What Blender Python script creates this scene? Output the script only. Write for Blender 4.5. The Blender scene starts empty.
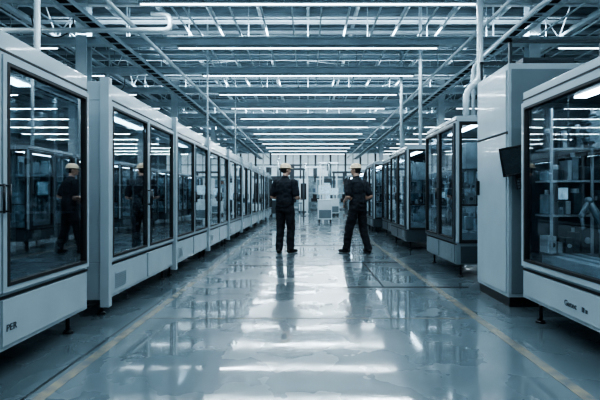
import bpy, bmesh, math, random
from mathutils import Vector, Matrix, noise
random.seed(7)
C = bpy.context.scene.collection
F = 430.0; H = 1.14

# ---------------- materials ----------------
def mat(name, col, rough=0.5, metal=0.0, var=0.08, scale=6.0, emit=None, estr=0.0, bump=0.0, coat=0.0, spec=0.5):
    m = bpy.data.materials.new(name); m.use_nodes = True
    nt = m.node_tree; b = nt.nodes['Principled BSDF']
    tc = nt.nodes.new('ShaderNodeTexCoord')
    n = nt.nodes.new('ShaderNodeTexNoise'); n.inputs['Scale'].default_value = scale; n.inputs['Detail'].default_value = 4
    nt.links.new(tc.outputs['Object'], n.inputs['Vector'])
    r = nt.nodes.new('ShaderNodeValToRGB')
    r.color_ramp.elements[0].position = 0.3; r.color_ramp.elements[1].position = 0.7
    r.color_ramp.elements[0].color = [max(0, c*(1-var)) for c in col] + [1]
    r.color_ramp.elements[1].color = [min(1, c*(1+var)) for c in col] + [1]
    nt.links.new(n.outputs['Fac'], r.inputs['Fac']); nt.links.new(r.outputs['Color'], b.inputs['Base Color'])
    b.inputs['Roughness'].default_value = rough; b.inputs['Metallic'].default_value = metal
    b.inputs['Coat Weight'].default_value = coat
    b.inputs['Specular IOR Level'].default_value = spec
    if emit:
        b.inputs['Emission Color'].default_value = list(emit)+[1]; b.inputs['Emission Strength'].default_value = estr
    if bump:
        bp = nt.nodes.new('ShaderNodeBump'); bp.inputs['Strength'].default_value = bump; bp.inputs['Distance'].default_value = 0.01
        nt.links.new(n.outputs['Fac'], bp.inputs['Height']); nt.links.new(bp.outputs['Normal'], b.inputs['Normal'])
    return m

M_white = mat('machine_white_paint', (.34,.41,.45), .2, 0, .05, 3, coat=.3)
M_grey  = mat('machine_grey_paint', (.14,.185,.21), .35, 0, .06, 3)
M_frame = mat('door_frame_grey', (.04,.055,.066), .35, 0, .06, 3)
M_dark  = mat('dark_plastic', (.010,.014,.018), .35, 0, .1)
M_seam  = mat('seam_black', (.01,.012,.014), .6)
M_inner = mat('machine_interior_metal', (.24,.30,.33), .4, .1, .25, 5)
M_liner = mat('machine_liner', (.055,.078,.092), .5, 0, .3, 3)
M_steel = mat('brushed_steel', (.50,.56,.59), .3, .4, .1, 12)
M_beam  = mat('painted_beam', (.58,.66,.70), .5, 0, .08, 4)
M_beamd = mat('dark_steel', (.36,.43,.47), .5, 0, .1, 4)
M_pipe  = mat('pipe_paint', (.60,.68,.72), .3, .1, .05, 4)
M_tube  = mat('led_tube', (.9,.95,1), .4, 0, .01, 4, (.78,.92,1.0), 5)
M_infill = mat('inner_fill_glow', (.9,.95,1), .4, 0, .01, 4, (.70,.89,1.0), 15)  # glow for the fill strips added inside the machines
M_screen= mat('screen_glass', (.01,.014,.018), .2, 0, .5, 14, (.25,.5,.65), .02)
M_key   = mat('keypad', (.08,.10,.12), .5, 0, .2, 30)
M_navy  = mat('navy_uniform', (.011,.015,.023), .85, 0, .35, 18, bump=.4)
M_trou  = mat('navy_trousers', (.010,.013,.018), .9, 0, .35, 18, bump=.4)
M_skin  = mat('skin', (.40,.26,.20), .5, 0, .06, 20)
M_hair  = mat('hair_dark', (.02,.016,.014), .7, 0, .4, 60, bump=.5)
M_shoe  = mat('shoe_leather', (.008,.008,.01), .4)
M_hat   = mat('hard_hat_cream', (.62,.49,.34), .35, 0, .04, 5)
M_tape  = mat('tape_dark', (.010,.013,.016), .6, 0, .2, 9, spec=.2)
M_rubber= mat('rubber', (.015,.017,.02), .6)
M_farw  = mat('lit_panel', (.16,.23,.27), .5, 0, .6, 2.3, (.46,.68,.80), .13)
M_farh  = mat('haze_glow_panel', (.4,.5,.55), .5, 0, .3, 2.3, (.60,.78,.88), .5)  # emission stands in for bright haze high on the end wall
M_mon   = mat('monitor_glow', (.3,.4,.45), .4, 0, .6, 14, (.45,.72,.9), .35)
M_text  = mat('lettering_dark', (.03,.042,.055), .5)
M_box   = mat('crate_grey', (.22,.28,.31), .5, 0, .3, 9)
M_boxb  = mat('crate_blue', (.08,.13,.18), .5, 0, .1, 6)
M_boxo  = mat('crate_rust', (.17,.11,.09), .5, 0, .1, 6)

def worn_paint():
    m = bpy.data.materials.new('line_paint_yellow'); m.use_nodes=True
    nt=m.node_tree; b=nt.nodes['Principled BSDF']; L=nt.links
    tc=nt.nodes.new('ShaderNodeTexCoord'); n=nt.nodes.new('ShaderNodeTexNoise'); n.inputs['Scale'].default_value=9; n.inputs['Detail'].default_value=8
    L.new(tc.outputs['Object'],n.inputs['Vector'])
    r=nt.nodes.new('ShaderNodeValToRGB'); r.color_ramp.elements[0].position=.36; r.color_ramp.elements[1].position=.68
    r.color_ramp.elements[0].color=(.115,.13,.135,1); r.color_ramp.elements[1].color=(.24,.21,.155,1)
    L.new(n.outputs['Fac'],r.inputs['Fac']); L.new(r.outputs['Color'],b.inputs['Base Color']); b.inputs['Roughness'].default_value=.18
    return m
M_yel = worn_paint()

def glass_mat(name, tint, refl):
    m = bpy.data.materials.new(name); m.use_nodes = True
    nt = m.node_tree; nt.nodes.clear(); N=nt.nodes.new; L=nt.links
    o = N('ShaderNodeOutputMaterial'); t = N('ShaderNodeBsdfTransparent')
    g = N('ShaderNodeBsdfGlossy'); g.inputs['Roughness'].default_value = .012
    g.inputs['Color'].default_value = (.94,.98,1,1)
    n = N('ShaderNodeTexNoise'); n.inputs['Scale'].default_value = 1.5
    r = N('ShaderNodeValToRGB')
    r.color_ramp.elements[0].color = [c*.92 for c in tint]+[1]; r.color_ramp.elements[1].color = list(tint)+[1]
    L.new(n.outputs['Fac'], r.inputs['Fac']); L.new(r.outputs['Color'], t.inputs['Color'])
    ge = N('ShaderNodeNewGeometry'); dp = N('ShaderNodeVectorMath'); dp.operation='DOT_PRODUCT'
    L.new(ge.outputs['Incoming'],dp.inputs[0]); L.new(ge.outputs['Normal'],dp.inputs[1])
    ab = N('ShaderNodeMath'); ab.operation='ABSOLUTE'; L.new(dp.outputs['Value'],ab.inputs[0])
    iv = N('ShaderNodeMath'); iv.operation='SUBTRACT'; iv.inputs[0].default_value=1; L.new(ab.outputs[0],iv.inputs[1])
    pw = N('ShaderNodeMath'); pw.operation='POWER'; pw.inputs[1].default_value=4.0; L.new(iv.outputs[0],pw.inputs[0])
    a = N('ShaderNodeMath'); a.operation='MULTIPLY_ADD'; a.inputs[1].default_value=.6; a.inputs[2].default_value=refl; a.use_clamp=True
    L.new(pw.outputs[0], a.inputs[0])
    mx = N('ShaderNodeMixShader')
    L.new(a.outputs[0], mx.inputs[0]); L.new(t.outputs[0], mx.inputs[1]); L.new(g.outputs[0], mx.inputs[2])
    L.new(mx.outputs[0], o.inputs['Surface'])
    return m
M_glass = glass_mat('dark_window_glass', (.72,.79,.83), .37)
M_glassc = glass_mat('clear_window_glass', (.88,.92,.95), .08)

def floor_mat():
    m = bpy.data.materials.new('epoxy_floor'); m.use_nodes = True
    nt = m.node_tree; b = nt.nodes['Principled BSDF']; L = nt.links
    tc = nt.nodes.new('ShaderNodeTexCoord')
    n = nt.nodes.new('ShaderNodeTexNoise'); n.inputs['Scale'].default_value = .9; n.inputs['Detail'].default_value = 6
    n2 = nt.nodes.new('ShaderNodeTexNoise'); n2.inputs['Scale'].default_value = 1.6; n2.inputs['Detail'].default_value = 4
    n3 = nt.nodes.new('ShaderNodeTexNoise'); n3.inputs['Scale'].default_value = 2.2; n3.inputs['Detail'].default_value = 1
    for q in (n,n2,n3): L.new(tc.outputs['Object'], q.inputs['Vector'])
    r = nt.nodes.new('ShaderNodeValToRGB'); r.color_ramp.elements[0].position=.3; r.color_ramp.elements[1].position=.7
    r.color_ramp.elements[0].color = (.062,.088,.102,1); r.color_ramp.elements[1].color = (.108,.142,.160,1)
    L.new(n.outputs['Fac'], r.inputs['Fac'])
    br = nt.nodes.new('ShaderNodeTexBrick'); br.offset=0; br.inputs['Scale'].default_value=1.0
    br.inputs['Brick Width'].default_value=3.2; br.inputs['Row Height'].default_value=3.0; br.inputs['Mortar Size'].default_value=.012
    br.inputs['Color1'].default_value=(1,1,1,1); br.inputs['Color2'].default_value=(.93,.93,.93,1); br.inputs['Mortar'].default_value=(.2,.2,.2,1)
    mp = nt.nodes.new('ShaderNodeMapping'); mp.inputs['Location'].default_value=(1.6,1.0,0)
    L.new(tc.outputs['Object'], mp.inputs['Vector']); L.new(mp.outputs['Vector'], br.inputs['Vector'])
    mx = nt.nodes.new('ShaderNodeMix'); mx.data_type='RGBA'; mx.blend_type='MULTIPLY'; mx.inputs['Factor'].default_value=1
    L.new(r.outputs['Color'], mx.inputs['A']); L.new(br.outputs['Color'], mx.inputs['B']); L.new(mx.outputs['Result'], b.inputs['Base Color'])
    mr = nt.nodes.new('ShaderNodeMapRange'); mr.inputs['From Min'].default_value=.3; mr.inputs['From Max'].default_value=.7
    mr.inputs['To Min'].default_value=.2; mr.inputs['To Max'].default_value=.34
    L.new(n2.outputs['Fac'], mr.inputs['Value']); L.new(mr.outputs['Result'], b.inputs['Roughness'])
    b.inputs['Specular IOR Level'].default_value=.22
    b.inputs['Coat Weight'].default_value=.8; b.inputs['Coat IOR'].default_value=1.55
    mr2 = nt.nodes.new('ShaderNodeMapRange'); mr2.inputs['From Min'].default_value=.3; mr2.inputs['From Max'].default_value=.7
    mr2.inputs['To Min'].default_value=.025; mr2.inputs['To Max'].default_value=.10
    L.new(n2.outputs['Fac'], mr2.inputs['Value']); L.new(mr2.outputs['Result'], b.inputs['Coat Roughness'])
    bp = nt.nodes.new('ShaderNodeBump'); bp.inputs['Strength'].default_value=.075; bp.inputs['Distance'].default_value=.014
    L.new(n3.outputs['Fac'], bp.inputs['Height']); L.new(bp.outputs['Normal'], b.inputs['Normal']); L.new(bp.outputs['Normal'], b.inputs['Coat Normal'])
    return m
M_floor = floor_mat()
M_wall = mat('wall_paint', (.28,.35,.39), .7, 0, .1, 1)
M_roof = mat('roof_deck', (.19,.245,.28), .7, 0, .2, 2)

# ---------------- mesh helpers ----------------
def box(bm, x0,x1,y0,y1,z0,z1, mi=0):
    x0,x1=sorted((x0,x1)); y0,y1=sorted((y0,y1)); z0,z1=sorted((z0,z1))
    v=[bm.verts.new(p) for p in ((x0,y0,z0),(x1,y0,z0),(x1,y1,z0),(x0,y1,z0),(x0,y0,z1),(x1,y0,z1),(x1,y1,z1),(x0,y1,z1))]
    for q in ((0,3,2,1),(4,5,6,7),(0,1,5,4),(1,2,6,5),(2,3,7,6),(3,0,4,7)):
        f=bm.faces.new([v[i] for i in q]); f.material_index=mi
def cyl(bm, p0,p1,r,n=12,r2=None,mi=0,smooth=True):
    p0=Vector(p0);p1=Vector(p1); r2=r if r2 is None else r2
    d=(p1-p0).normalized(); a=d.orthogonal().normalized(); b=d.cross(a)
    A=[];B=[]
    for i in range(n):
        t=2*math.pi*i/n; o=a*math.cos(t)+b*math.sin(t)
        A.append(bm.verts.new(p0+o*r)); B.append(bm.verts.new(p1+o*r2))
    for i in range(n):
        j=(i+1)%n; f=bm.faces.new((A[i],A[j],B[j],B[i])); f.smooth=smooth; f.material_index=mi
    f=bm.faces.new(A[::-1]); f.material_index=mi
    f=bm.faces.new(B); f.material_index=mi
def sph(bm, c, rad, rot=None, u=14, v=10, mi=0):
    M = Matrix.Translation(Vector(c)) @ (rot.to_4x4() if rot else Matrix.Identity(4)) @ Matrix.Diagonal((rad[0],rad[1],rad[2],1))
    g = bmesh.ops.create_uvsphere(bm,u_segments=u,v_segments=v,radius=1,matrix=M)
    for ve in g['verts']:
        for f in ve.link_faces: f.smooth=True; f.material_index=mi
def obj(name,bm,mats,parent=None,loc=(0,0,0),bevel=0,label=None):
    me=bpy.data.meshes.new(name); bm.normal_update(); bm.to_mesh(me); bm.free()
    for m in (mats if isinstance(mats,(list,tuple)) else [mats]): me.materials.append(m)
    o=bpy.data.objects.new(name,me); C.objects.link(o); o.location=loc
    if parent: o.parent=parent
    if bevel:
        md=o.modifiers.new('bevel','BEVEL'); md.width=bevel; md.segments=2; md.limit_method='ANGLE'
    if label: o['label']=label
    return o
def root(name,loc,label,cat,group=None):
    e=bpy.data.objects.new(name,None); C.objects.link(e); e.location=loc; e.empty_display_size=.2
    e['label']=label; e['category']=cat
    if group: e['group']=group
    return e
def tag(o,label,cat,group=None):
    o['label']=label;o['category']=cat
    if group:o['group']=group
    return o
def copy_tree(o,loc=None,parent=None):
    c=o.copy(); C.objects.link(c)
    if parent: c.parent=parent
    if loc is not None: c.location=loc
    for ch in o.children: copy_tree(ch,None,c)
    return c
def struct(o): o['kind']='structure'; return o
def pipe_curve(name,pts,r,m,parent=None,soft=3.2):
    P=[Vector(p) for p in pts]; Q=[P[0]]
    for i in range(1,len(P)-1):
        a=(P[i-1]-P[i]); b=(P[i+1]-P[i]); k=min(r*soft,a.length*.45,b.length*.45)
        s=P[i]+a.normalized()*k; e=P[i]+b.normalized()*k
        for j in range(7):
            t=j/6; Q.append(s.lerp(P[i],t).lerp(P[i].lerp(e,t),t))
    Q.append(P[-1])
    bm=bmesh.new(); n=14; rings=[]; nrm=None
    for i,q in enumerate(Q):
        d=((Q[min(i+1,len(Q)-1)]-Q[max(i-1,0)])).normalized()
        nrm = d.orthogonal().normalized() if nrm is None else (nrm-d*nrm.dot(d)).normalized()
        b=d.cross(nrm)
        rings.append([bm.verts.new(q+(nrm*math.cos(2*math.pi*k/n)+b*math.sin(2*math.pi*k/n))*r) for k in range(n)])
    for a,b in zip(rings,rings[1:]):
        for k in range(n):
            f=bm.faces.new((a[k],a[(k+1)%n],b[(k+1)%n],b[k])); f.smooth=True
    bm.faces.new(rings[0][::-1]); bm.faces.new(rings[-1])
    return obj(name,bm,m,parent)

# ---------------- room ----------------
X0,X1,Y0,Y1,ZT=-12,12,-4.0,36.0,5.9
bm=bmesh.new(); box(bm,X0,X1,Y0,Y1,-.1,0); struct(obj('floor',bm,M_floor))
bm=bmesh.new(); box(bm,X0,X1,Y0,Y1,ZT,ZT+.05)
yy=Y0
while yy<Y1-.3:
    box(bm,X0,X1,yy,yy+.14,ZT-.06,ZT); yy+=.4
struct(obj('ceiling',bm,M_roof))
bm=bmesh.new(); box(bm,X0-.1,X0,Y0,Y1,0,ZT); struct(obj('wall_left',bm,M_wall))
bm=bmesh.new(); box(bm,X1,X1+.1,Y0,Y1,0,ZT); struct(obj('wall_right',bm,M_wall))
bm=bmesh.new(); box(bm,X0,X1,Y1,Y1+.1,0,ZT); struct(obj('wall_back',bm,M_wall))
bm=bmesh.new(); box(bm,X0,X1,Y0-.1,Y0,0,ZT); struct(obj('wall_front',bm,M_wall))

wn=1
for k in range(-6,7):
    x=k*1.25
    if k!=0:
        bm=bmesh.new()
        box(bm,x-.55,x+.55,Y1-.06,Y1-.02,.25,2.5,0)
        for a in (x-.6,x+.55): box(bm,a,a+.05,Y1-.1,Y1,.1,2.6,1)
        box(bm,x-.6,x+.6,Y1-.1,Y1,.1,.25,1); box(bm,x-.6,x+.6,Y1-.1,Y1,2.5,2.62,1); box(bm,x-.6,x+.6,Y1-.09,Y1,1.35,1.4,1)
        struct(obj('window_%d'%wn,bm,[M_farw,M_beam])); wn+=1
    bm=bmesh.new()
    box(bm,x-.55,x+.55,Y1-.06,Y1-.02,2.8,4.7,0)
    for a in (x-.6,x-.02,x+.55): box(bm,a,a+.05,Y1-.1,Y1,2.75,4.75,1)
    for z in (2.72,3.7,4.7): box(bm,x-.6,x+.6,Y1-.1,Y1,z,z+.07,1)
    struct(obj('window_%d'%wn,bm,[M_farh,M_grey])); wn+=1  # upper panels are added glow imitating bright haze, not real windows
bm=bmesh.new()
box(bm,-.55,.55,Y1-.07,Y1-.02,0.02,2.3,0); box(bm,-.6,-.52,Y1-.12,Y1,0,2.4,1); box(bm,.52,.6,Y1-.12,Y1,0,2.4,1); box(bm,-.6,.6,Y1-.12,Y1,2.3,2.42,1); box(bm,-.03,.03,Y1-.12,Y1,0,2.3,1)
struct(obj('door_1',bm,[M_box,M_white]))

# floor markings
def fline(name,x0,x1,y0,y1,m,label,z=.002):
    bm=bmesh.new(); box(bm,x0,x1,y0,y1,0,z); tag(obj(name,bm,m),label,'floor marking')
fline('floor_line',-1.55,-1.475,.2,26,M_yel,'worn yellow painted aisle line along the row of machines')
fline('floor_line',1.54,1.62,.2,26,M_yel,'worn yellow painted aisle line beside the tall cabinet')
fline('floor_line',-1.475,1.54,4.0,4.014,M_yel,'thin faded line crossing the aisle floor')
fline('floor_tape',.45,2.0,5.35,5.40,M_tape,'dark tape strip across the aisle floor',.003)
fline('floor_tape',.6,1.54,7.34,7.41,M_tape,'dark tape strip across the aisle floor',.003)
fline('floor_tape',-1.3,.35,7.0,7.05,M_tape,'dark tape strip across the aisle floor',.003)
fline('floor_tape',.93,.955,5.40,7.34,M_tape,'thin dark tape strip running along the aisle floor',.003)
fline('floor_tape',-.9,1.54,9.9,9.98,M_tape,'dark tape strip across the aisle floor',.003)

# ---------------- roof trusses & lights ----------------
SP=2.16; YL=[7.24+SP*i for i in range(-4,13)]
tr=root('roof_truss',(0,YL[0],4.43),'pale painted steel roof truss spanning the hall','roof truss','roof trusses')
bm=bmesh.new(); box(bm,-11.95,11.95,-.09,.09,0,.02); box(bm,-11.95,11.95,-.012,.012,.02,.15); box(bm,-11.95,11.95,-.09,.09,.15,.17); obj('bottom_chord',bm,M_beam,tr)
bm=bmesh.new(); box(bm,-11.95,11.95,-.05,.05,1.1,1.2); obj('top_chord',bm,M_beamd,tr)
bm=bmesh.new(); x=-11.7
while x<11.9:
    cyl(bm,(x,0,.15),(x,0,1.12),.012,6); x+=1.3
box(bm,-11.95,11.95,-.012,.012,.6,.63)
obj('web',bm,M_beamd,tr)
for y in YL[1:]: copy_tree(tr,(0,y,4.43))
for y in YL[:-1]:
    for off,z,hh,ww in ((.5,4.82,.1,.05),(.28,5.15,.06,.03),(.76,5.3,.06,.03)):
        bm=bmesh.new(); yy=y+SP*off
        box(bm,-11.9,11.9,yy-ww,yy+ww,z,z+.015); box(bm,-11.9,11.9,yy-.01,yy+.01,z+.015,z+hh); box(bm,-11.9,11.9,yy-ww,yy+ww,z+hh,z+hh+.015)
        tag(obj('cross_beam',bm,M_beam),'pale steel secondary beam spanning between the trusses','beam','secondary roof beams')

sl=root('strip_light',(0,YL[0],4.35),'long white LED strip light hung under the roof beam','ceiling light','ceiling strip lights')
bm=bmesh.new(); box(bm,-2.85,2.85,-.035,.035,.025,.08)
obj('lamp_housing',bm,M_white,sl)
bm=bmesh.new(); box(bm,-2.82,2.82,-.012,.012,.006,.025); obj('lamp_tube',bm,M_tube,sl,bevel=.005)
pos=[(0,y) for y in YL[1:]]+[(s*8.3,y) for y in YL[1:] for s in (-1,1)]
for x,y in pos: copy_tree(sl,(x,y,4.35))
def area(x,y,z,sx,sy,p,col=(.76,.90,.98),rot=None):
    l=bpy.data.lights.new('lamp_or_fill_light','AREA'); l.shape='RECTANGLE'; l.size=sx; l.size_y=sy; l.energy=p; l.color=col
    o=bpy.data.objects.new('lamp_or_fill_light',l); C.objects.link(o); o.location=(x,y,z)
    if rot:o.rotation_euler=rot
    return o
for y in YL: area(0,y,4.352,5.6,.03,78 if y<22 else 100)
for y in YL[1:]:
    for s in (-1,1): area(s*8.3,y,4.352,5.6,.03,48)
for y in YL[1::2]:
    area(0,y,4.62,11,.3,170,rot=(math.pi,0,0),col=(.70,.87,.98))  # upward fill lights added to brighten the roof, no fixtures there

def longi(name,x,z,w,h,m,label,cat,grp):
    bm=bmesh.new(); box(bm,-w/2,w/2,Y0+.1,Y1-.2,0,h); tag(obj(name,bm,m,None,(x,0,z)),label,cat,grp)
for i in range(-9,10):
    longi('roof_purlin',i*1.2,5.63,.07,.14,M_beam,'steel purlin running along the roof','roof purlin','roof purlins')
for x in (-8.1,-7.4,-6.7,-6.2,-5.1,-4.4,-2.3,-1.45,-.3,.25,1.35,2.4,4.3,5.0,6.1,6.8,7.3,8.2):
    longi('bracing_rod',x,4.61,.03,.03,M_beam,'thin pale bracing rod along the roof trusses','bracing rod','bracing rods')
for i,(x,y,dx) in enumerate(((-5.5,7.3,2.1),(-3.1,9.5,1.8),(3.4,7.3,2.0),(5.2,9.5,-1.9),(-3.9,11.7,1.6),(2.4,13.8,1.2),(-1.5,9.5,1.5),(1.6,11.7,-1.6),(6.6,7.3,1.4),(-7.3,9.5,1.3))):
    bm=bmesh.new(); cyl(bm,(x,y,4.66),(x+dx,y+SP,5.5),.016,8); tag(obj('wind_brace',bm,M_beam),'thin pale diagonal brace between roof trusses','brace','diagonal roof braces')
lg=root('lattice_girder',(-5.6,0,4.62),'pale steel lattice girder running along the hall','girder','lattice girders')
bm=bmesh.new(); box(bm,-.05,.05,Y0+.1,Y1-.3,0,.07); obj('bottom_chord',bm,M_beam,lg)
bm=bmesh.new(); box(bm,-.05,.05,Y0+.1,Y1-.3,.9,.97); obj('top_chord',bm,M_beam,lg)
bm=bmesh.new(); y=Y0+.3; i=0
while y<Y1-1.1:
    cyl(bm,(0,y,.05 if i%2 else .92),(0,y+.7,.92 if i%2 else .05),.015,6); y+=.7; i+=1
obj('web',bm,M_beam,lg)
for x in (5.6,-9,9): copy_tree(lg,(x,0,4.62))
for x in (-3.85,3.9):
    e=root('cable_tray',(x,0,4.16),'pale ladder cable tray hung along the roof','cable tray','cable trays')
    bm=bmesh.new()
    for a in (-.14,.14): box(bm,a-.012,a+.012,Y0+.2,Y1-.3,0,.07)
    y=Y0+.3
    while y<Y1-.4: box(bm,-.13,.13,y,y+.03,.01,.03); y+=.35
    obj('tray_rails',bm,M_pipe,e)
    bm=bmesh.new()
    for k,a in enumerate((-.07,-.02,.04)): cyl(bm,(a,Y0+.2,.05),(a,Y1-.3,.05),.02,8)
    obj('cable_bundle',bm,M_dark,e)
    for y in YL:
        bm=bmesh.new()
        for a in (-.14,.14): cyl(bm,(a,y,.06),(a,y,.28),.006,6)
        box(bm,-.15,.15,y-.01,y+.01,.0,.012)
        obj('hanger_rod',bm,M_beam,e)
def P(name,pts,r,label,m=M_pipe,soft=3.2): return tag(pipe_curve(name,pts,r,m,None,soft),label,'pipe')
P('overhead_pipe',[(-3.2,Y0+.3,4.25),(-3.2,Y1-.4,4.25)],.04,'white round pipe running along the roof')
P('overhead_pipe',[(3.25,Y0+.3,4.28),(3.25,Y1-.4,4.28)],.035,'white round pipe running along the roof')
for x in (-1.9,-.9,.8,1.9,-4.6,4.5,-5.95,5.95,-2.6,2.85):
    P('conduit_pipe',[(x,Y0+.3,4.74),(x,Y1-.4,4.74)],.022,'thin pale conduit running along the roof')
for i,y in enumerate(YL[3:11]):
    a=(-5.5+.7*(i%3)); b=5.4-.6*(i%4)
    P('conduit_pipe',[(a,y+.35,5.6),(a,y+.35,4.68),(b,y+.35,4.68),(b,y+.35,5.6)],.02,'thin pale conduit crossing between roof trusses')
P('overhead_pipe',[(-3.15,5.0,5.6),(-3.15,5.0,2.3),(-3.15,5.6,2.3)],.035,'white vertical pipe behind the glazed machine')
P('overhead_pipe',[(-6.2,7.55,4.05),(-2.42,7.55,4.05),(-2.42,7.55,4.33),(-2.75,7.55,4.33)],.045,'white pipe with a swan-neck bend crossing the ceiling')
P('exhaust_pipe',[(2.72,6.8,5.7),(2.72,6.8,2.98),(2.5,6.8,2.8),(2.5,6.8,2.33)],.05,'white exhaust pipe with an offset bend entering the machine top')
P('exhaust_pipe',[(3.9,5.2,4.05),(3.35,6.2,3.9),(2.75,7.15,3.3),(2.75,7.15,2.33)],.03,'pale flexible duct dropping to the machine top')
for i in range(9):
    s=1 if i%2 else -1; x=s*(4.3+.45*i); y=7.9+SP*(i%3)
    P('hanging_cable',[(x,y,4.5),(x+s*.05,y+.05,4.2),(x+s*.4,y+.1,4.05),(x+s*.8,y+.1,4.25),(x+s*.85,y+.1,4.5)],.010,'dark cable looped under the roof steel',M_dark,20)
for (y,z) in ((9.95,3.2),(12.0,3.0)):
    P('exhaust_pipe',[(2.6,y,5.6),(2.6,y,2.27)],.04,'white vertical exhaust pipe over the machine')
for y in (10.7,14.8):
    P('exhaust_pipe',[(-2.5,y,5.6),(-2.5,y,2.29)],.022,'slim white vertical pipe over the machine row')
cl=root('steel_column',(-4.9,9.4,0),'pale steel I-section column','column','steel columns')
bm=bmesh.new(); box(bm,-.12,.12,-.12,-.1,0,5.6); box(bm,-.12,.12,.1,.12,0,5.6); box(bm,-.01,.01,-.1,.1,0,5.6); obj('column_shaft',bm,M_beam,cl)
bm=bmesh.new(); box(bm,-.2,.2,-.2,.2,0,.03); obj('base_plate',bm,M_beamd,cl)
for x,y in ((4.9,9.4),(-4.9,15.9),(4.9,15.9),(-4.9,22.3),(4.9,22.3),(-4.9,28.8),(4.9,28.8)): copy_tree(cl,(x,y,0))

# ---------------- machines ----------------
def door(parent,s,u0,u1,z0,z1,glass,handle='far',frame=M_white,fw=.05,t0=-.03):
    e=bmesh.new()
    box(e,s*t0,s*.02,u0,u0+fw,z0,z1,0); box(e,s*t0,s*.02,u1-fw,u1,z0,z1,0)
    box(e,s*t0,s*.02,u0+fw,u1-fw,z0,z0+fw,0); box(e,s*t0,s*.02,u0+fw,u1-fw,z1-fw,z1,0)
    g=.022
    for a,b,c,d in ((u0+fw,u0+fw+g,z0+fw,z1-fw),(u1-fw-g,u1-fw,z0+fw,z1-fw),(u0+fw+g,u1-fw-g,z0+fw,z0+fw+g),(u0+fw+g,u1-fw-g,z1-fw-g,z1-fw)):
        box(e,s*(t0-.004),s*.015,a,b,c,d,1)
    d=obj('door',e,[frame,M_seam],parent)
    e=bmesh.new(); box(e,s*-.012,s*-.006,u0+fw+g,u1-fw-g,z0+fw+g,z1-fw-g)
    obj('door_window',e,glass,d)
    e=bmesh.new(); hu=(u1-fw*.5) if handle=='far' else (u0+fw*.5); zm=(z0+z1)/2-.15
    cyl(e,(s*(t0-.032),hu,zm-.09),(s*(t0-.032),hu,zm+.09),.007,10)
    for z in (zm-.08,zm+.08): cyl(e,(s*(t0-.032),hu,z),(s*t0,hu,z),.006,8)
    obj('handle',e,M_dark,d)
    return d
def gear(e,s,Ln,D,wz0,wz1,end):
    k1=Ln-end
    b=bmesh.new()
    for z in (wz0+.46,wz0+.76,wz0+1.04): box(b,s*.06,s*(D-.15),k1-.22,k1-.02,z,z+.015)
    for t in (.08,D*.33,D*.6,D-.18): box(b,s*t,s*(t+.018),k1-.24,k1-.22,wz0+.14,wz1-.1)
    obj('equipment_rack',b,M_steel,e)
    b=bmesh.new()
    for z,hm in ((wz0+.14,.28),(wz0+.48,.24),(wz0+.78,.22),(wz0+1.06,.2)):
        t=.085
        while t<D-.26:
            w=random.uniform(.03,.10); h=random.uniform(.06,hm); mi=random.choice((0,1,2,2,0)); o=random.uniform(0,.06)
            box(b,s*t,s*(t+w),k1-.2+o,k1-.05,z,z+h,mi)
            q=random.random()
            if q<.4: cyl(b,(s*(t+w/2),k1-.12,z+h),(s*(t+w/2),k1-.12,z+h+.04),w*.35,10,None,1)
            elif q<.8: cyl(b,(s*(t+w/2),k1-.215+o,z+h*.5),(s*(t+w/2),k1-.2+o,z+h*.5),w*.3,12,None,1 if mi!=1 else 2)
            t+=w+random.uniform(.008,.035)
    obj('tool_block',b,[M_box,M_steel,M_frame],e,bevel=.003)
    b=bmesh.new(); c=(s*D*.36,wz1-.3)
    cyl(b,(c[0],k1-.34,c[1]),(c[0],k1-.27,c[1]),.13,24)
    for i in range(12):
        a=i*math.pi/6; p=(c[0]+.155*math.cos(a),k1-.3,c[1]+.155*math.sin(a)); cyl(b,(p[0],k1-.38,p[2]),(p[0],k1-.27,p[2]),.022,10,.014)
    cyl(b,(c[0],k1-.26,c[1]),(c[0],k1-.02,c[1]),.05,12)
    obj('tool_drum',b,M_inner,e)
    b=bmesh.new(); box(b,s*.12,s*.22,k1-.26,k1-.235,wz0+.6,wz0+.72,0); box(b,s*.13,s*.21,k1-.264,k1-.26,wz0+.61,wz0+.71,1)
    obj('inner_display',b,[M_dark,M_mon],e)
    b=bmesh.new(); y=k1-.42
    pts=[(s*.42,y,wz0+.14),(s*.42,y,wz0+.36),(s*.32,y+.05,wz0+.6),(s*.24,y+.02,wz0+.48),(s*.24,y,wz0+.38)]
    for (p,q),r in zip(zip(pts,pts[1:]),(.045,.032,.024,.015)): cyl(b,p,q,r,14,r*.85); sph(b,q,(r*1.1,)*3,None,12,8)
    obj('robot_arm',b,M_grey,e)
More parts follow.
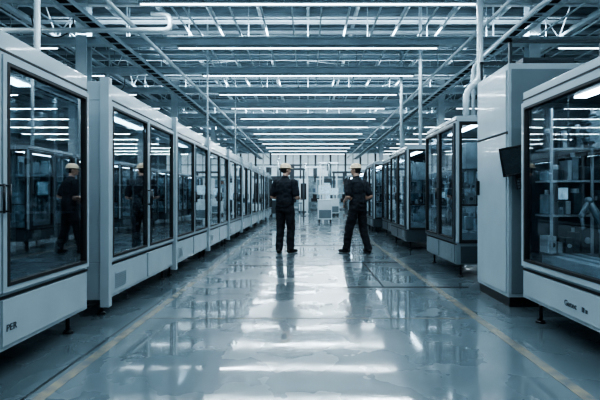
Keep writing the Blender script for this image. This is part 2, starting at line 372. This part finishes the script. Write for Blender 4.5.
def machine(name,s,loc,Ln,D,zb,zt,wz0,wz1,doors,label,group=None,glass=M_glass,endwin=False,frame=M_white,fw=.05,text=None,post=False,lower=None,panel=False):
    lower=lower or M_white
    e=root(name,loc,label,'machine',group)
    b=bmesh.new()
    box(b,0,s*D,0,Ln,zb,wz0-.01,1)
    box(b,0,s*D,0,Ln,wz1+.01,zt)
    box(b,s*(D-.05),s*D,0,Ln,wz0-.01,wz1+.01)
    for u in (0,Ln-.05):
        if endwin:
            box(b,0,s*.06,u,u+.05,wz0-.01,wz1+.01); box(b,s*(D-.07),s*D,u,u+.05,wz0-.01,wz1+.01)
        else: box(b,0,s*D,u,u+.05,wz0-.01,wz1+.01)
    obj('body',b,[M_white,lower],e,bevel=.006)
    b=bmesh.new(); box(b,s*(D-.07),s*(D-.052),.06,Ln-.06,wz0,wz1)
    for k in range(4): box(b,s*(D-.085),s*(D-.07),.1+k*(Ln-.3)/3,.14+k*(Ln-.3)/3,wz0,wz1)
    if not endwin: box(b,s*.04,s*(D-.1),Ln-.075,Ln-.055,wz0,wz1)
    box(b,s*.04,s*(D-.1),.08,Ln-.08,wz1-.003,wz1+.008)
    obj('liner_panel',b,M_liner,e)
    if endwin:
        for u,sg in ((0,-1),(Ln,1)):
            g0,g1=(.01,.02) if u==0 else (Ln-.02,Ln-.01)
            b=bmesh.new(); box(b,s*.06,s*(D-.07),g0,g1,wz0,wz1); sw=obj('side_window',b,glass,e)
            a0,a1=(-.012,.03) if u==0 else (Ln-.03,Ln+.012)
            b=bmesh.new()
            box(b,s*.04,s*.075,a0,a1,wz0-.02,wz1+.02); box(b,s*(D-.08),s*(D-.05),a0,a1,wz0-.02,wz1+.02)
            box(b,s*.075,s*(D-.08),a0,a1,wz0-.02,wz0+.025); box(b,s*.075,s*(D-.08),a0,a1,wz1-.025,wz1+.02)
            box(b,s*.075,s*(D-.08),a0,a1,wz0+.5,wz0+.525)
            obj('window_frame',b,M_seam,sw)
    if post:
        b=bmesh.new(); box(b,-s*.045,s*.04,-.035,.03,zb-.06,zt+.03); obj('frame_post',b,M_white,e,bevel=.004)
    for (a,c) in doors:
        b=bmesh.new(); box(b,-s*.014,0,a+.02,c-.02,zb+.03,wz0-.05); obj('access_panel',b,lower,e,bevel=.005)
    b=bmesh.new(); box(b,-s*.004,s*.01,.0,Ln,wz0-.045,wz0-.025); obj('seam_strip',b,M_seam,e)
    b=bmesh.new(); box(b,-s*.004,s*.01,0,Ln,wz1+.03,wz1+.045); obj('seam_strip',b,M_seam,e)
    b=bmesh.new(); box(b,-s*.016,-s*.012,doors[0][0]+.11,doors[0][0]+.37,zb+.07,zb+.24)
    for k in range(8): box(b,-s*.02,-s*.015,doors[0][0]+.12,doors[0][0]+.36,zb+.08+k*.018,zb+.09+k*.018,1)
    obj('vent_grille',b,[lower,M_grey],e)
    for i,(a,c) in enumerate(doors):
        door(e,s,a,c,wz0,wz1,glass,'far' if i%2==0 else 'near',frame,fw)
    if panel:
        b=bmesh.new(); box(b,-s*.05,-s*.03,.62,.94,wz0+.25,wz1-.2,0); box(b,-s*.054,-s*.05,.66,.9,wz0+.75,wz1-.3,1); obj('control_panel',b,[M_dark,M_screen],e,bevel=.006)
    for u in (.12,Ln-.12):
        for t in (.1,D-.1):
            b=bmesh.new(); cyl(b,(s*t,u,.02),(s*t,u,zb+.01),.016,10); cyl(b,(s*t,u,0),(s*t,u,.022),.045,14,.03); obj('foot',b,M_dark,e)
    b=bmesh.new(); box(b,s*.1,s*(D-.1),.15,Ln-.15,zt,zt+.03); cyl(b,(s*D*.5,Ln*.5,zt+.02),(s*D*.5,Ln*.5,zt+.06),.08,16)
    obj('top_cover',b,M_grey,e,bevel=.01)
    b=bmesh.new(); box(b,s*.12,s*(D-.12),.1,Ln-.1,wz0,wz0+.12)
    for k in range(5): box(b,s*(.2+.12*k),s*(.24+.12*k),.12,Ln-.12,wz0+.12,wz0+.14)
    obj('work_table',b,M_inner,e,bevel=.006)
    b=bmesh.new(); box(b,s*(D*.55),s*(D-.1),Ln*.38,Ln*.58,wz0+.1,wz1-.05); box(b,s*(D*.3),s*(D*.6),Ln*.4,Ln*.56,wz1-.6,wz1-.2)
    cyl(b,(s*D*.4,Ln*.48,wz1-.85),(s*D*.4,Ln*.48,wz1-.55),.05,16,.08); cyl(b,(s*D*.4,Ln*.48,wz1-.98),(s*D*.4,Ln*.48,wz1-.85),.02,12)
    obj('spindle_head',b,M_inner,e,bevel=.006)
    b=bmesh.new(); nb=int((Ln-.75)/.2)
    for k in range(nb):
        u=.18+k*.2+random.uniform(-.02,.02); w=random.uniform(.07,.14); h=random.uniform(.06,.26); t=random.uniform(.14,.45)
        box(b,s*t,s*(t+.15),u,u+w,wz0+.14,wz0+.14+h,k%2)
        cyl(b,(s*(t+.09),u+w/2,wz0+.14+h),(s*(t+.09),u+w/2,wz0+.2+h),w*.35,14)
    obj('fixture_block',b,[M_box,M_inner],e,bevel=.006)
    gear(e,s,Ln,D,wz0,wz1,.08)
    b=bmesh.new()
    for k in range(5):
        u=Ln*(.15+.13*k); cyl(b,(s*(D-.12),u,wz1),(s*(D-.3),u+.08,wz0+.5),.012,8)
    for k in range(3): box(b,s*(D-.1),s*(D-.07),Ln*(.1+.22*k),Ln*(.1+.22*k)+Ln*.16,wz0+.4,wz0+.75+.1*(k%2))
    box(b,s*(D-.3),s*(D-.08),.12,Ln-.4,wz0+.85,wz0+.89)
    obj('hose_rack',b,M_steel,e)
    b=bmesh.new(); box(b,s*.26,s*.36,.12,Ln-.35,wz1-.02,wz1-.005)
    obj('interior_fill_strip',b,M_infill,e)  # glowing strip added to brighten the interior, not a real lamp
    if text:
        cu=bpy.data.curves.new('lettering','FONT'); cu.body=text[0]; cu.size=text[1]; cu.extrude=.001
        to=bpy.data.objects.new('lettering',cu); C.objects.link(to)
        bpy.context.view_layer.update()
        dg=bpy.context.evaluated_depsgraph_get(); me=bpy.data.meshes.new_from_object(to.evaluated_get(dg))
        bpy.data.objects.remove(to); me.materials.clear(); me.materials.append(M_text)
        to=bpy.data.objects.new('lettering',me); C.objects.link(to); to.parent=e
        to.rotation_euler=(math.pi/2,0,math.pi/2 if s<0 else -math.pi/2); to.location=(-s*.0165,text[2],text[3])
    return e
machine('glazed_machine',-1,(-1.9,1.72,0),1.98,1.25,.17,2.17,.54,2.01,[(.03,.90),(.92,1.95)],
        'white machine enclosure with tall dark glass doors and lettering','machines in the long row',fw=.035,text=('PER',.062,.965,.29),panel=False)
LX=machine('glazed_machine',-1,(-1.9,4.04,0),1.98,1.25,.16,2.22,.52,2.03,[(.05,1.0),(1.02,1.95)],
        'white machine enclosure with two dark glass doors in a long row','machines in the long row',fw=.03,post=True)
for k in range(1,9):
    copy_tree(LX,(-1.9,4.04+2.05*k,0))
NR=machine('glazed_machine',1,(2.0,1.4,0),2.6,1.3,.2,2.1,.5,1.99,[(.03,1.0),(1.03,2.57)],
        'white machine enclosure with large glass door showing equipment inside','machines opposite the long row',glass=M_glassc,fw=.045,text=('Gutec',.062,1.93,.30))
b=bmesh.new(); box(b,-.0175,-.0145,1.69,1.715,.30,.335); obj('logo_block',b,M_text,NR)
b=bmesh.new(); box(b,-.0175,-.0145,1.655,1.675,.30,.325); obj('logo_block',b,M_text,NR)
RX=machine('glazed_machine',1,(2.07,6.0,0),1.5,1.2,.18,2.26,.5,2.16,[(.03,.75),(.76,1.47)],
        'white machine enclosure with dark-framed glass doors and glazed end','machines opposite the long row',glass=M_glassc,endwin=True,frame=M_frame,fw=.03,lower=M_grey)
b=bmesh.new(); box(b,.06,1.14,-.012,0,.2,.44); obj('end_panel',b,M_frame,RX,bevel=.004)
RY=machine('glazed_machine',1,(2.07,9.0,0),1.7,1.2,.18,2.2,.45,2.1,[(.03,.84),(.86,1.67)],
        'white machine enclosure with dark-framed glass doors and glazed end','machines opposite the long row',glass=M_glassc,endwin=True,frame=M_frame,fw=.03,lower=M_frame)
for k in range(1,7): copy_tree(RY,(2.07+(.16 if k%2 else -.04),9.0+k*2.15,0))

# tall cabinet
e=root('control_cabinet',(2.05,4.4,0),'tall white control cabinet with a swing-arm terminal','cabinet')
bm=bmesh.new(); box(bm,0,1.0,0,.8,.1,2.5); obj('body',bm,M_white,e,bevel=.006)
bm=bmesh.new(); box(bm,.02,.98,.02,.78,0,.1); obj('plinth',bm,M_dark,e)
bm=bmesh.new(); box(bm,-.014,0,.03,.77,.14,1.78); obj('door',bm,M_white,e,bevel=.005)
bm=bmesh.new(); box(bm,-.014,0,.03,.77,1.80,2.44); obj('door',bm,M_white,e,bevel=.005)
bm=bmesh.new(); box(bm,-.006,.002,.01,.79,1.775,1.805); obj('seam_strip',bm,M_seam,e)
bm=bmesh.new(); box(bm,-.05,-.014,.70,.72,1.15,1.32); obj('handle',bm,M_dark,e,bevel=.004)
bm=bmesh.new(); box(bm,.03,.97,-.01,0,.14,2.44); obj('side_panel',bm,M_grey,e,bevel=.004)
bm=bmesh.new()
for x in (.02,.96): 
    for y in (.02,.76): box(bm,x,x+.03,y,y+.03,2.5,2.75)
for y in (.02,.76): box(bm,.02,.99,y,y+.03,2.72,2.75)
box(bm,.25,.8,.2,.6,2.5,2.62); obj('top_frame',bm,M_frame,e)
t=bmesh.new(); cyl(t,(.08,-.06,1.5),(.10,.02,1.5),.02,12); box(t,.04,.16,-.025,0,1.36,1.64); cyl(t,(.06,-.06,1.28),(.06,-.06,1.6),.016,12); obj('swing_arm',t,M_steel,e)
t=bmesh.new(); box(t,-.13,.13,-.02,.025,-.145,.145)
for a in ((-.13,-.115,-.145,.145),(.115,.13,-.145,.145),(-.115,.115,-.145,-.128),(-.115,.115,.128,.145)): box(t,a[0],a[1],-.032,-.02,a[2],a[3])
box(t,-.09,.09,.02,.05,-.1,.1)
tm=obj('terminal_housing',t,M_dark,e,bevel=.004,loc=(0.0,-.14,1.49)); tm.rotation_euler=(math.radians(5),math.radians(-9),math.radians(-20))
t=bmesh.new(); box(t,-.112,.112,-.025,-.02,-.125,.125); obj('screen',t,M_screen,tm)
t=bmesh.new(); box(t,-.03,.09,-.05,.02,-.28,-.18); box(t,-.02,.04,-.01,.02,-.19,-.14)
for i in range(3):
    for j in range(3): box(t,-.018+i*.034,.004+i*.034,-.056,-.049,-.272+j*.03,-.252+j*.03,1)
kp=obj('keypad',t,[M_dark,M_key],tm)

# ---------------- far zone objects ----------------
def cart(loc,label,sc=1):
    e=root('inspection_cart',loc,label,'cart')
    b=bmesh.new(); box(b,-.3,.3,-.3,.3,.14,.95); box(b,-.32,.32,-.32,.32,.95,.99); obj('body',b,M_pipe,e,bevel=.02)
    b=bmesh.new(); box(b,-.26,.26,-.31,-.3,.2,.55); obj('drawer',b,M_grey,e,bevel=.004)
    b=bmesh.new(); box(b,-.26,.26,-.31,-.3,.6,.9); obj('drawer',b,M_pipe,e,bevel=.004)
    for x in (-.24,.24):
        for y in (-.24,.24):
            b=bmesh.new(); cyl(b,(x-.02,y,.06),(x+.02,y,.06),.06,14); box(b,x-.03,x+.03,y-.02,y+.02,.07,.15); obj('wheel',b,M_rubber,e)
    b=bmesh.new(); box(b,-.04,.04,0,.05,.99,1.25); obj('post',b,M_steel,e)
    b=bmesh.new(); box(b,-.27,.27,-.03,.02,1.2,1.6,0); box(b,-.24,.24,-.035,-.03,1.23,1.57,1); obj('monitor',b,[M_pipe,M_mon],e,bevel=.008)
    e.scale=(sc,sc,sc)
cart((.72,18.5,0),'white wheeled cart carrying a monitor in the aisle',1.0)
cart((1.5,25.0,0),'white wheeled cart carrying a monitor near the end wall')
def gantry(loc,w,h,lab,m):
    e=root('gantry_frame',loc,lab,'gantry','gantry frames')
    for x in (-w/2,w/2):
        b=bmesh.new(); box(b,x-.05,x+.05,-.05,.05,0,h); box(b,x-.14,x+.14,-.14,.14,0,.03); obj('post',b,m,e)
    b=bmesh.new(); box(b,-w/2-.1,w/2+.1,-.08,.08,h,h+.12); obj('cross_beam',b,m,e)
    b=bmesh.new(); box(b,-.12,.12,-.14,.08,h-.5,h); cyl(b,(0,-.02,h-.9),(0,-.02,h-.5),.05,12); obj('gantry_head',b,M_frame,e)
    b=bmesh.new(); box(b,-w/2+.08,w/2-.08,-.3,.3,.7,.78)
    for x in (-w/2+.15,w/2-.15):
        for y in (-.25,.25): box(b,x-.03,x+.03,y-.03,y+.03,0,.7)
    obj('bench_table',b,M_grey,e)
    b=bmesh.new(); box(b,-.25,.25,-.2,.2,.78,1.0); box(b,-.15,.1,-.15,.15,1.0,1.25); obj('bench_fixture',b,M_dark,e,bevel=.01)
gantry((-.9,24.4,0),1.3,2.6,'dark gantry frame over a work bench',M_frame)
gantry((.45,27.2,0),1.0,2.9,'white gantry frame over a work bench',M_pipe)
gantry((2.2,25.8,0),1.3,2.5,'dark gantry frame over a work bench',M_frame)
gantry((-2.6,28,0),1.3,3.0,'white gantry frame over a work bench',M_pipe)
gantry((-1.1,31,0),1.1,3.3,'dark gantry frame over a work bench',M_frame)
gantry((1.5,31.5,0),1.2,3.5,'white gantry frame over a work bench',M_pipe)
def tank(loc,lab,m):
    e=root('process_unit',loc,lab,'machine','far process units')
    b=bmesh.new(); box(b,-.32,.32,-.4,.4,.12,2.3); obj('body',b,m,e,bevel=.02)
    b=bmesh.new(); box(b,-.2,.2,-.42,-.4,.9,2.0); obj('viewing_window',b,M_mon if m is M_frame else M_dark,e)
    b=bmesh.new(); cyl(b,(.15,0,2.3),(.15,0,3.3),.07,14); cyl(b,(.15,0,3.3),(.15,0,3.36),.1,14); obj('exhaust_stack',b,M_steel,e)
    for x in (-.26,.26):
        for y in (-.33,.33):
            b=bmesh.new(); cyl(b,(x,y,0),(x,y,.13),.04,10); obj('foot',b,M_rubber,e)
tank((-1.9,25.3,0),'dark process unit with lit viewing window',M_frame)
tank((1.25,28.6,0),'dark process unit with lit viewing window',M_frame)
tank((-.3,29.6,0),'white process unit with dark viewing window',M_pipe)
tank((2.9,29,0),'white process unit with dark viewing window',M_pipe)
tank((-3.4,30.5,0),'dark process unit with lit viewing window',M_frame)
def rack(loc):
    e=root('storage_rack',loc,'pale metal storage rack near the end wall','shelf','storage racks')
    b=bmesh.new()
    for x in (-.62,.59):
        for y in (-.25,.22): box(b,x,x+.03,y,y+.03,0,2.1)
    box(b,-.6,.6,.24,.25,.25,.28); box(b,-.6,.6,.24,.25,2.05,2.08)
    obj('rack_frame',b,M_white,e)
    for z in (.2,.8,1.4,2.0):
        b=bmesh.new(); box(b,-.6,.6,-.25,.25,z,z+.03); obj('shelf',b,M_white,e)
        for k in range(3):
            w=random.uniform(.22,.32); h=random.uniform(.2,.42) 
            b=bmesh.new(); x=-.38+k*.38
            box(b,-w/2,w/2,-.18,.18,0,h); box(b,-w/2-.01,w/2+.01,-.19,.19,h-.04,h); box(b,-.05,.05,-.195,-.19,h*.4,h*.6)
            tag(obj('storage_box',b,random.choice([M_box,M_boxb,M_frame,M_boxo,M_grey]),None,(loc[0]+x,loc[1],z+.031),bevel=.006),'plastic storage box on a metal rack','box','boxes on the racks')
rack((-1.9,32.5,0)); rack((1.6,33.4,0)); rack((.1,33.9,0)); rack((3.2,32.8,0))

# ---------------- people ----------------
def loft(bm, rings, n=20):
    R=[]
    for (c,rx,ry) in rings:
        R.append([bm.verts.new((c[0]+rx*math.cos(2*math.pi*k/n), c[1]+ry*math.sin(2*math.pi*k/n), c[2])) for k in range(n)])
    for a,b in zip(R,R[1:]):
        for k in range(n): bm.faces.new((a[k],a[(k+1)%n],b[(k+1)%n],b[k]))
    bm.faces.new(R[0][::-1]); bm.faces.new(R[-1])
def person(loc,yaw,pose,label,head_yaw=0.0):
    e=root('person',loc,label,'person'); e.rotation_euler=(0,0,yaw)
    bm=bmesh.new(); segs=[]
    def cap(a,b,r0,r1,m):
        a=Vector(a);b=Vector(b); cyl(bm,a,b,r0,14,r1); sph(bm,a,(r0,)*3); sph(bm,b,(r1,)*3); segs.append((a,b,(r0+r1)/2,m))
    px,py=pose.get('pelvis',(0,0)); cx,cy=pose.get('chest',(0,0))
    def L(t): return (px+(cx-px)*t, py+(cy-py)*t)
    prof=[(.80,.11,.09,0),(.85,.168,.125,0),(.92,.192,.142,0),(.975,.195,.143,0),(1.03,.184,.135,.1),(1.10,.182,.132,.3),(1.17,.186,.132,.5),(1.27,.205,.14,.75),(1.35,.217,.14,.95),(1.41,.212,.125,1),(1.455,.16,.1,1),(1.49,.09,.075,1),(1.52,.062,.062,1)]
    loft(bm,[((L(t)[0],L(t)[1],z),rx,ry) for z,rx,ry,t in prof])
    segs.append((Vector((*L(.2),1.07)),Vector((*L(1),1.38)),.14,0)); segs.append((Vector((*L(0),.85)),Vector((*L(0),.98)),.14,1))
    for sx in (-.12,.12): segs.append((Vector((L(1)[0],L(1)[1],1.42)),Vector((L(1)[0]+sx,L(1)[1],1.42)),.08,0))
    hx,hy=L(1); hy+=.02
    cap((hx,hy-.01,1.47),(hx,hy,1.57),.06,.056,2)
    Rz=Matrix.Rotation(head_yaw,3,'Z')
    hc=Vector((hx,hy+.015,1.665))
    def HP(x,y,z): return hc+Rz@Vector((x,y,z))
    sph(bm,HP(0,-.01,.02),(.076,.096,.098),Rz,20,16); sph(bm,HP(0,.025,-.045),(.058,.068,.07),Rz,16,12)
    sph(bm,HP(0,.075,-.085),(.026,.022,.022),Rz)
    sph(bm,HP(0,.1,-.02),(.013,.02,.026),Rz); sph(bm,HP(0,.108,-.03),(.016,.014,.012),Rz)
    sph(bm,HP(0,.075,.03),(.05,.02,.014),Rz)
    sph(bm,HP(0,.088,-.058),(.024,.012,.009),Rz)
    for sx in (-1,1):
        sph(bm,HP(sx*.078,-.008,-.01),(.012,.022,.034),Rz)
        sph(bm,HP(sx*.04,.07,-.025),(.022,.018,.02),Rz)
    segs.append((HP(0,0,-.07),HP(0,0,.05),.08,2))
    for sd in ('l','r'):
        sh,el,wr,hd,pn=[Vector(v) for v in pose['arm_'+sd]]
        slv=sh.lerp(el,.78); cap(sh,slv,.08,.07,0); cap(slv,el,.052,.047,2)
        md=el.lerp(wr,.35); cap(el,md,.047,.046,2); cap(md,wr,.046,.029,2)
        hd=hd.normalized(); pn=(pn-hd*pn.dot(hd)).normalized(); sv=hd.cross(pn)*(1 if sd=='l' else -1)
        rot=Matrix((sv,hd,pn)).transposed()
        pc=wr+hd*.05; sph(bm,pc,(.042,.055,.018),rot); segs.append((wr,wr+hd*.15,.03,2))
        for k,(o,ln) in enumerate(((-.031,.066),(-.0105,.08),(.0105,.086),(.031,.078))):
            p=wr+hd*.085+sv*o; d=hd.copy()
            for j,fr in enumerate((.45,.32,.23)):
                d=(d+pn*.32).normalized(); q=p+d*ln*fr; cap(p,q,.0095-.0008*j,.009-.0008*j,2); p=q
        p=wr+hd*.025+sv*.03; d=(hd*.6+sv*.8+pn*.2).normalized(); q=p+d*.04; cap(p,q,.013,.011,2); q2=q+(hd*.85+sv*.35+pn*.3).normalized()*.035; cap(q,q2,.011,.009,2)
    for sd in ('l','r'):
        hp,kn,an,toe=[Vector(v) for v in pose['leg_'+sd]]
        cap(hp,kn,.11,.085,1); m=kn.lerp(an,.35); cap(kn,m,.085,.083,1); lo=kn.lerp(an,.8); cap(m,lo,.083,.075,1); cap(lo,an+Vector((0,0,.012)),.077,.075,1)
        t=toe.normalized(); a0=Vector((an.x,an.y,.047))
        cap(a0-t*.045,a0+t*.03,.046,.046,3); cap(a0+t*.03,a0+t*.16+Vector((0,0,-.012)),.045,.035,3)
    me=bpy.data.meshes.new('tmp'); bm.to_mesh(me); bm.free()
    o=bpy.data.objects.new('tmp',me); C.objects.link(o)
    r=o.modifiers.new('r','REMESH'); r.mode='VOXEL'; r.voxel_size=.0075; r.use_smooth_shade=True
    sm=o.modifiers.new('s','SMOOTH'); sm.factor=.5; sm.iterations=3
    bpy.context.view_layer.update(); dg=bpy.context.evaluated_depsgraph_get()
    nm=bpy.data.meshes.new_from_object(o.evaluated_get(dg)); bpy.data.objects.remove(o)
    nm.materials.clear()
    for m in (M_navy,M_trou,M_skin,M_shoe): nm.materials.append(m)
    cloth=set()
    for p in nm.polygons:
        c=p.center; best=9; bi=0
        for a,b,rr,mi in segs:
            ab=b-a; tt=max(0,min(1,(c-a).dot(ab)/max(ab.length_squared,1e-9))); d=(c-(a+ab*tt)).length-rr
            if d<best: best=d; bi=mi
        if bi!=3 and c.z<.055: bi=3
        if bi in (0,1) : bi=0 if c.z>1.0 or bi==0 and c.z>.97 else 1
        p.material_index=bi; p.use_smooth=True
        if bi in (0,1): cloth.update(p.vertices)
    nrm=[v.normal.copy() for v in nm.vertices]
    for i in cloth:
        v=nm.vertices[i]; c=v.co
        f=noise.noise(Vector((c.x*9,c.y*9,c.z*14)))*.014+noise.noise(Vector((c.x*20+5,c.y*20,c.z*30)))*.005
        v.co=c+nrm[i]*f
    b=bpy.data.objects.new('body',nm); C.objects.link(b); b.parent=e
    for v in nm.vertices:
        if v.co.z<.004: v.co.z=.004
    bm=bmesh.new(); sph(bm,(0,0,0),(1,1,1),None,28,20)
    for v in bm.verts: v.co=Vector((v.co.x*.082,v.co.y*.103-.012,v.co.z*.105+.02))
    kill=[v for v in bm.verts if (v.co.y>.03 and v.co.z<.07) or v.co.z<-.065 or (v.co.y>-.02 and v.co.z<-.02)]
    bmesh.ops.delete(bm,geom=kill,context='VERTS')
    for v in bm.verts: v.co=hc+Rz@v.co
    obj('hair',bm,M_hair,e)
    bm=bmesh.new(); n=28; prof=[(.114,.030),(.117,.035),(.106,.04),(.104,.065),(.097,.088),(.083,.108),(.06,.124),(.03,.133),(.0,.135)]
    rings=[]
    for r_,z in prof[:-1]:
        ring=[]
        for k in range(n):
            t=2*math.pi*k/n; x=r_*.93*math.cos(t); y=r_*1.1*math.sin(t)-.008
            if z<.037 and math.sin(t)>0: y+=.045*math.sin(t)
            ring.append(bm.verts.new(hc+Rz@Vector((x,y,z))))
        rings.append(ring)
    tp=bm.verts.new(hc+Rz@Vector((0,-.008,.135)))
    for a,b2 in zip(rings,rings[1:]):
        for k in range(n): f=bm.faces.new((a[k],a[(k+1)%n],b2[(k+1)%n],b2[k])); f.smooth=True
    for k in range(n): f=bm.faces.new((rings[-1][k],rings[-1][(k+1)%n],tp)); f.smooth=True
    bm.faces.new(rings[0][::-1])
    obj('hard_hat',bm,M_hat,e)
    bm=bmesh.new(); n=24; A=[];B=[]
    for k in range(n):
        t=2*math.pi*k/n
        A.append(bm.verts.new((hx+.08*math.cos(t),hy-.012+.076*math.sin(t),1.478-.02*math.sin(t))))
        B.append(bm.verts.new((hx+.069*math.cos(t),hy-.008+.068*math.sin(t),1.528-.02*math.sin(t))))
    for k in range(n): f=bm.faces.new((A[k],A[(k+1)%n],B[(k+1)%n],B[k])); f.smooth=True
    c=obj('collar',bm,M_navy,e); s2=c.modifiers.new('t','SOLIDIFY'); s2.thickness=.008
    bm=bmesh.new(); A=[];B=[]
    for k in range(n):
        t=2*math.pi*k/n; q=(px+.197*math.cos(t),py+.147*math.sin(t))
        A.append(bm.verts.new((*q,.985))); B.append(bm.verts.new((*q,1.02)))
    for k in range(n): bm.faces.new((A[k],A[(k+1)%n],B[(k+1)%n],B[k]))
    c=obj('belt',bm,M_shoe,e); s2=c.modifiers.new('t','SOLIDIFY'); s2.thickness=.008
    return e
poseA={'arm_l':[(-.205,0,1.40),(-.285,-.02,1.13),(-.15,.19,1.08),(.6,.8,.0),(.3,-.2,-1)],
       'arm_r':[(.205,0,1.40),(.27,.0,1.12),(.20,.22,1.10),(-.6,.8,.0),(-.3,-.2,-1)],
       'leg_l':[(-.095,0,.9),(-.11,.01,.5),(-.115,-.04,.085),(-.3,1,0)],
       'leg_r':[(.095,0,.9),(.105,.05,.5),(.10,.04,.085),(.35,1,0)]}
poseB={'pelvis':(0,0),'chest':(.0,.03),
       'arm_l':[(-.20,.04,1.40),(-.25,.03,1.13),(-.12,.23,1.06),(.45,.85,-.1),(.8,0,-.4)],
       'arm_r':[(.205,.02,1.40),(.27,-.10,1.14),(.17,.12,1.04),(-.5,.85,-.15),(-.8,0,-.4)],
       'leg_l':[(-.095,0,.9),(-.135,.11,.5),(-.155,.17,.085),(-.15,1,0)],
       'leg_r':[(.095,0,.9),(.12,-.02,.5),(.15,-.14,.085),(.35,1,0)]}
PA=person((-.46,8.6,0),math.radians(-27),poseA,'worker in dark navy uniform and cream hard hat, back turned',math.radians(-30))
PB=person((1.0,8.6,0),math.radians(42),poseB,'worker in dark navy uniform and cream hard hat, legs apart',math.radians(14))

# ---------------- camera ----------------
cam=bpy.data.cameras.new('camera'); cam.sensor_width=36; cam.lens=36*F/600
cam.shift_x=-8/600; cam.shift_y=-4/600; cam.clip_start=.05
co=bpy.data.objects.new('camera',cam); C.objects.link(co); co.location=(0,0,H); co.rotation_euler=(math.pi/2,0,0)
bpy.context.scene.camera=co
w=bpy.data.worlds.new('world'); bpy.context.scene.world=w; w.use_nodes=True
w.node_tree.nodes['Background'].inputs[0].default_value=(.05,.08,.1,1)
try:
    vs=bpy.context.scene.view_settings; vs.view_transform='AgX'; vs.look='AgX - High Contrast'; vs.exposure=.28
except Exception as ex: print(ex)
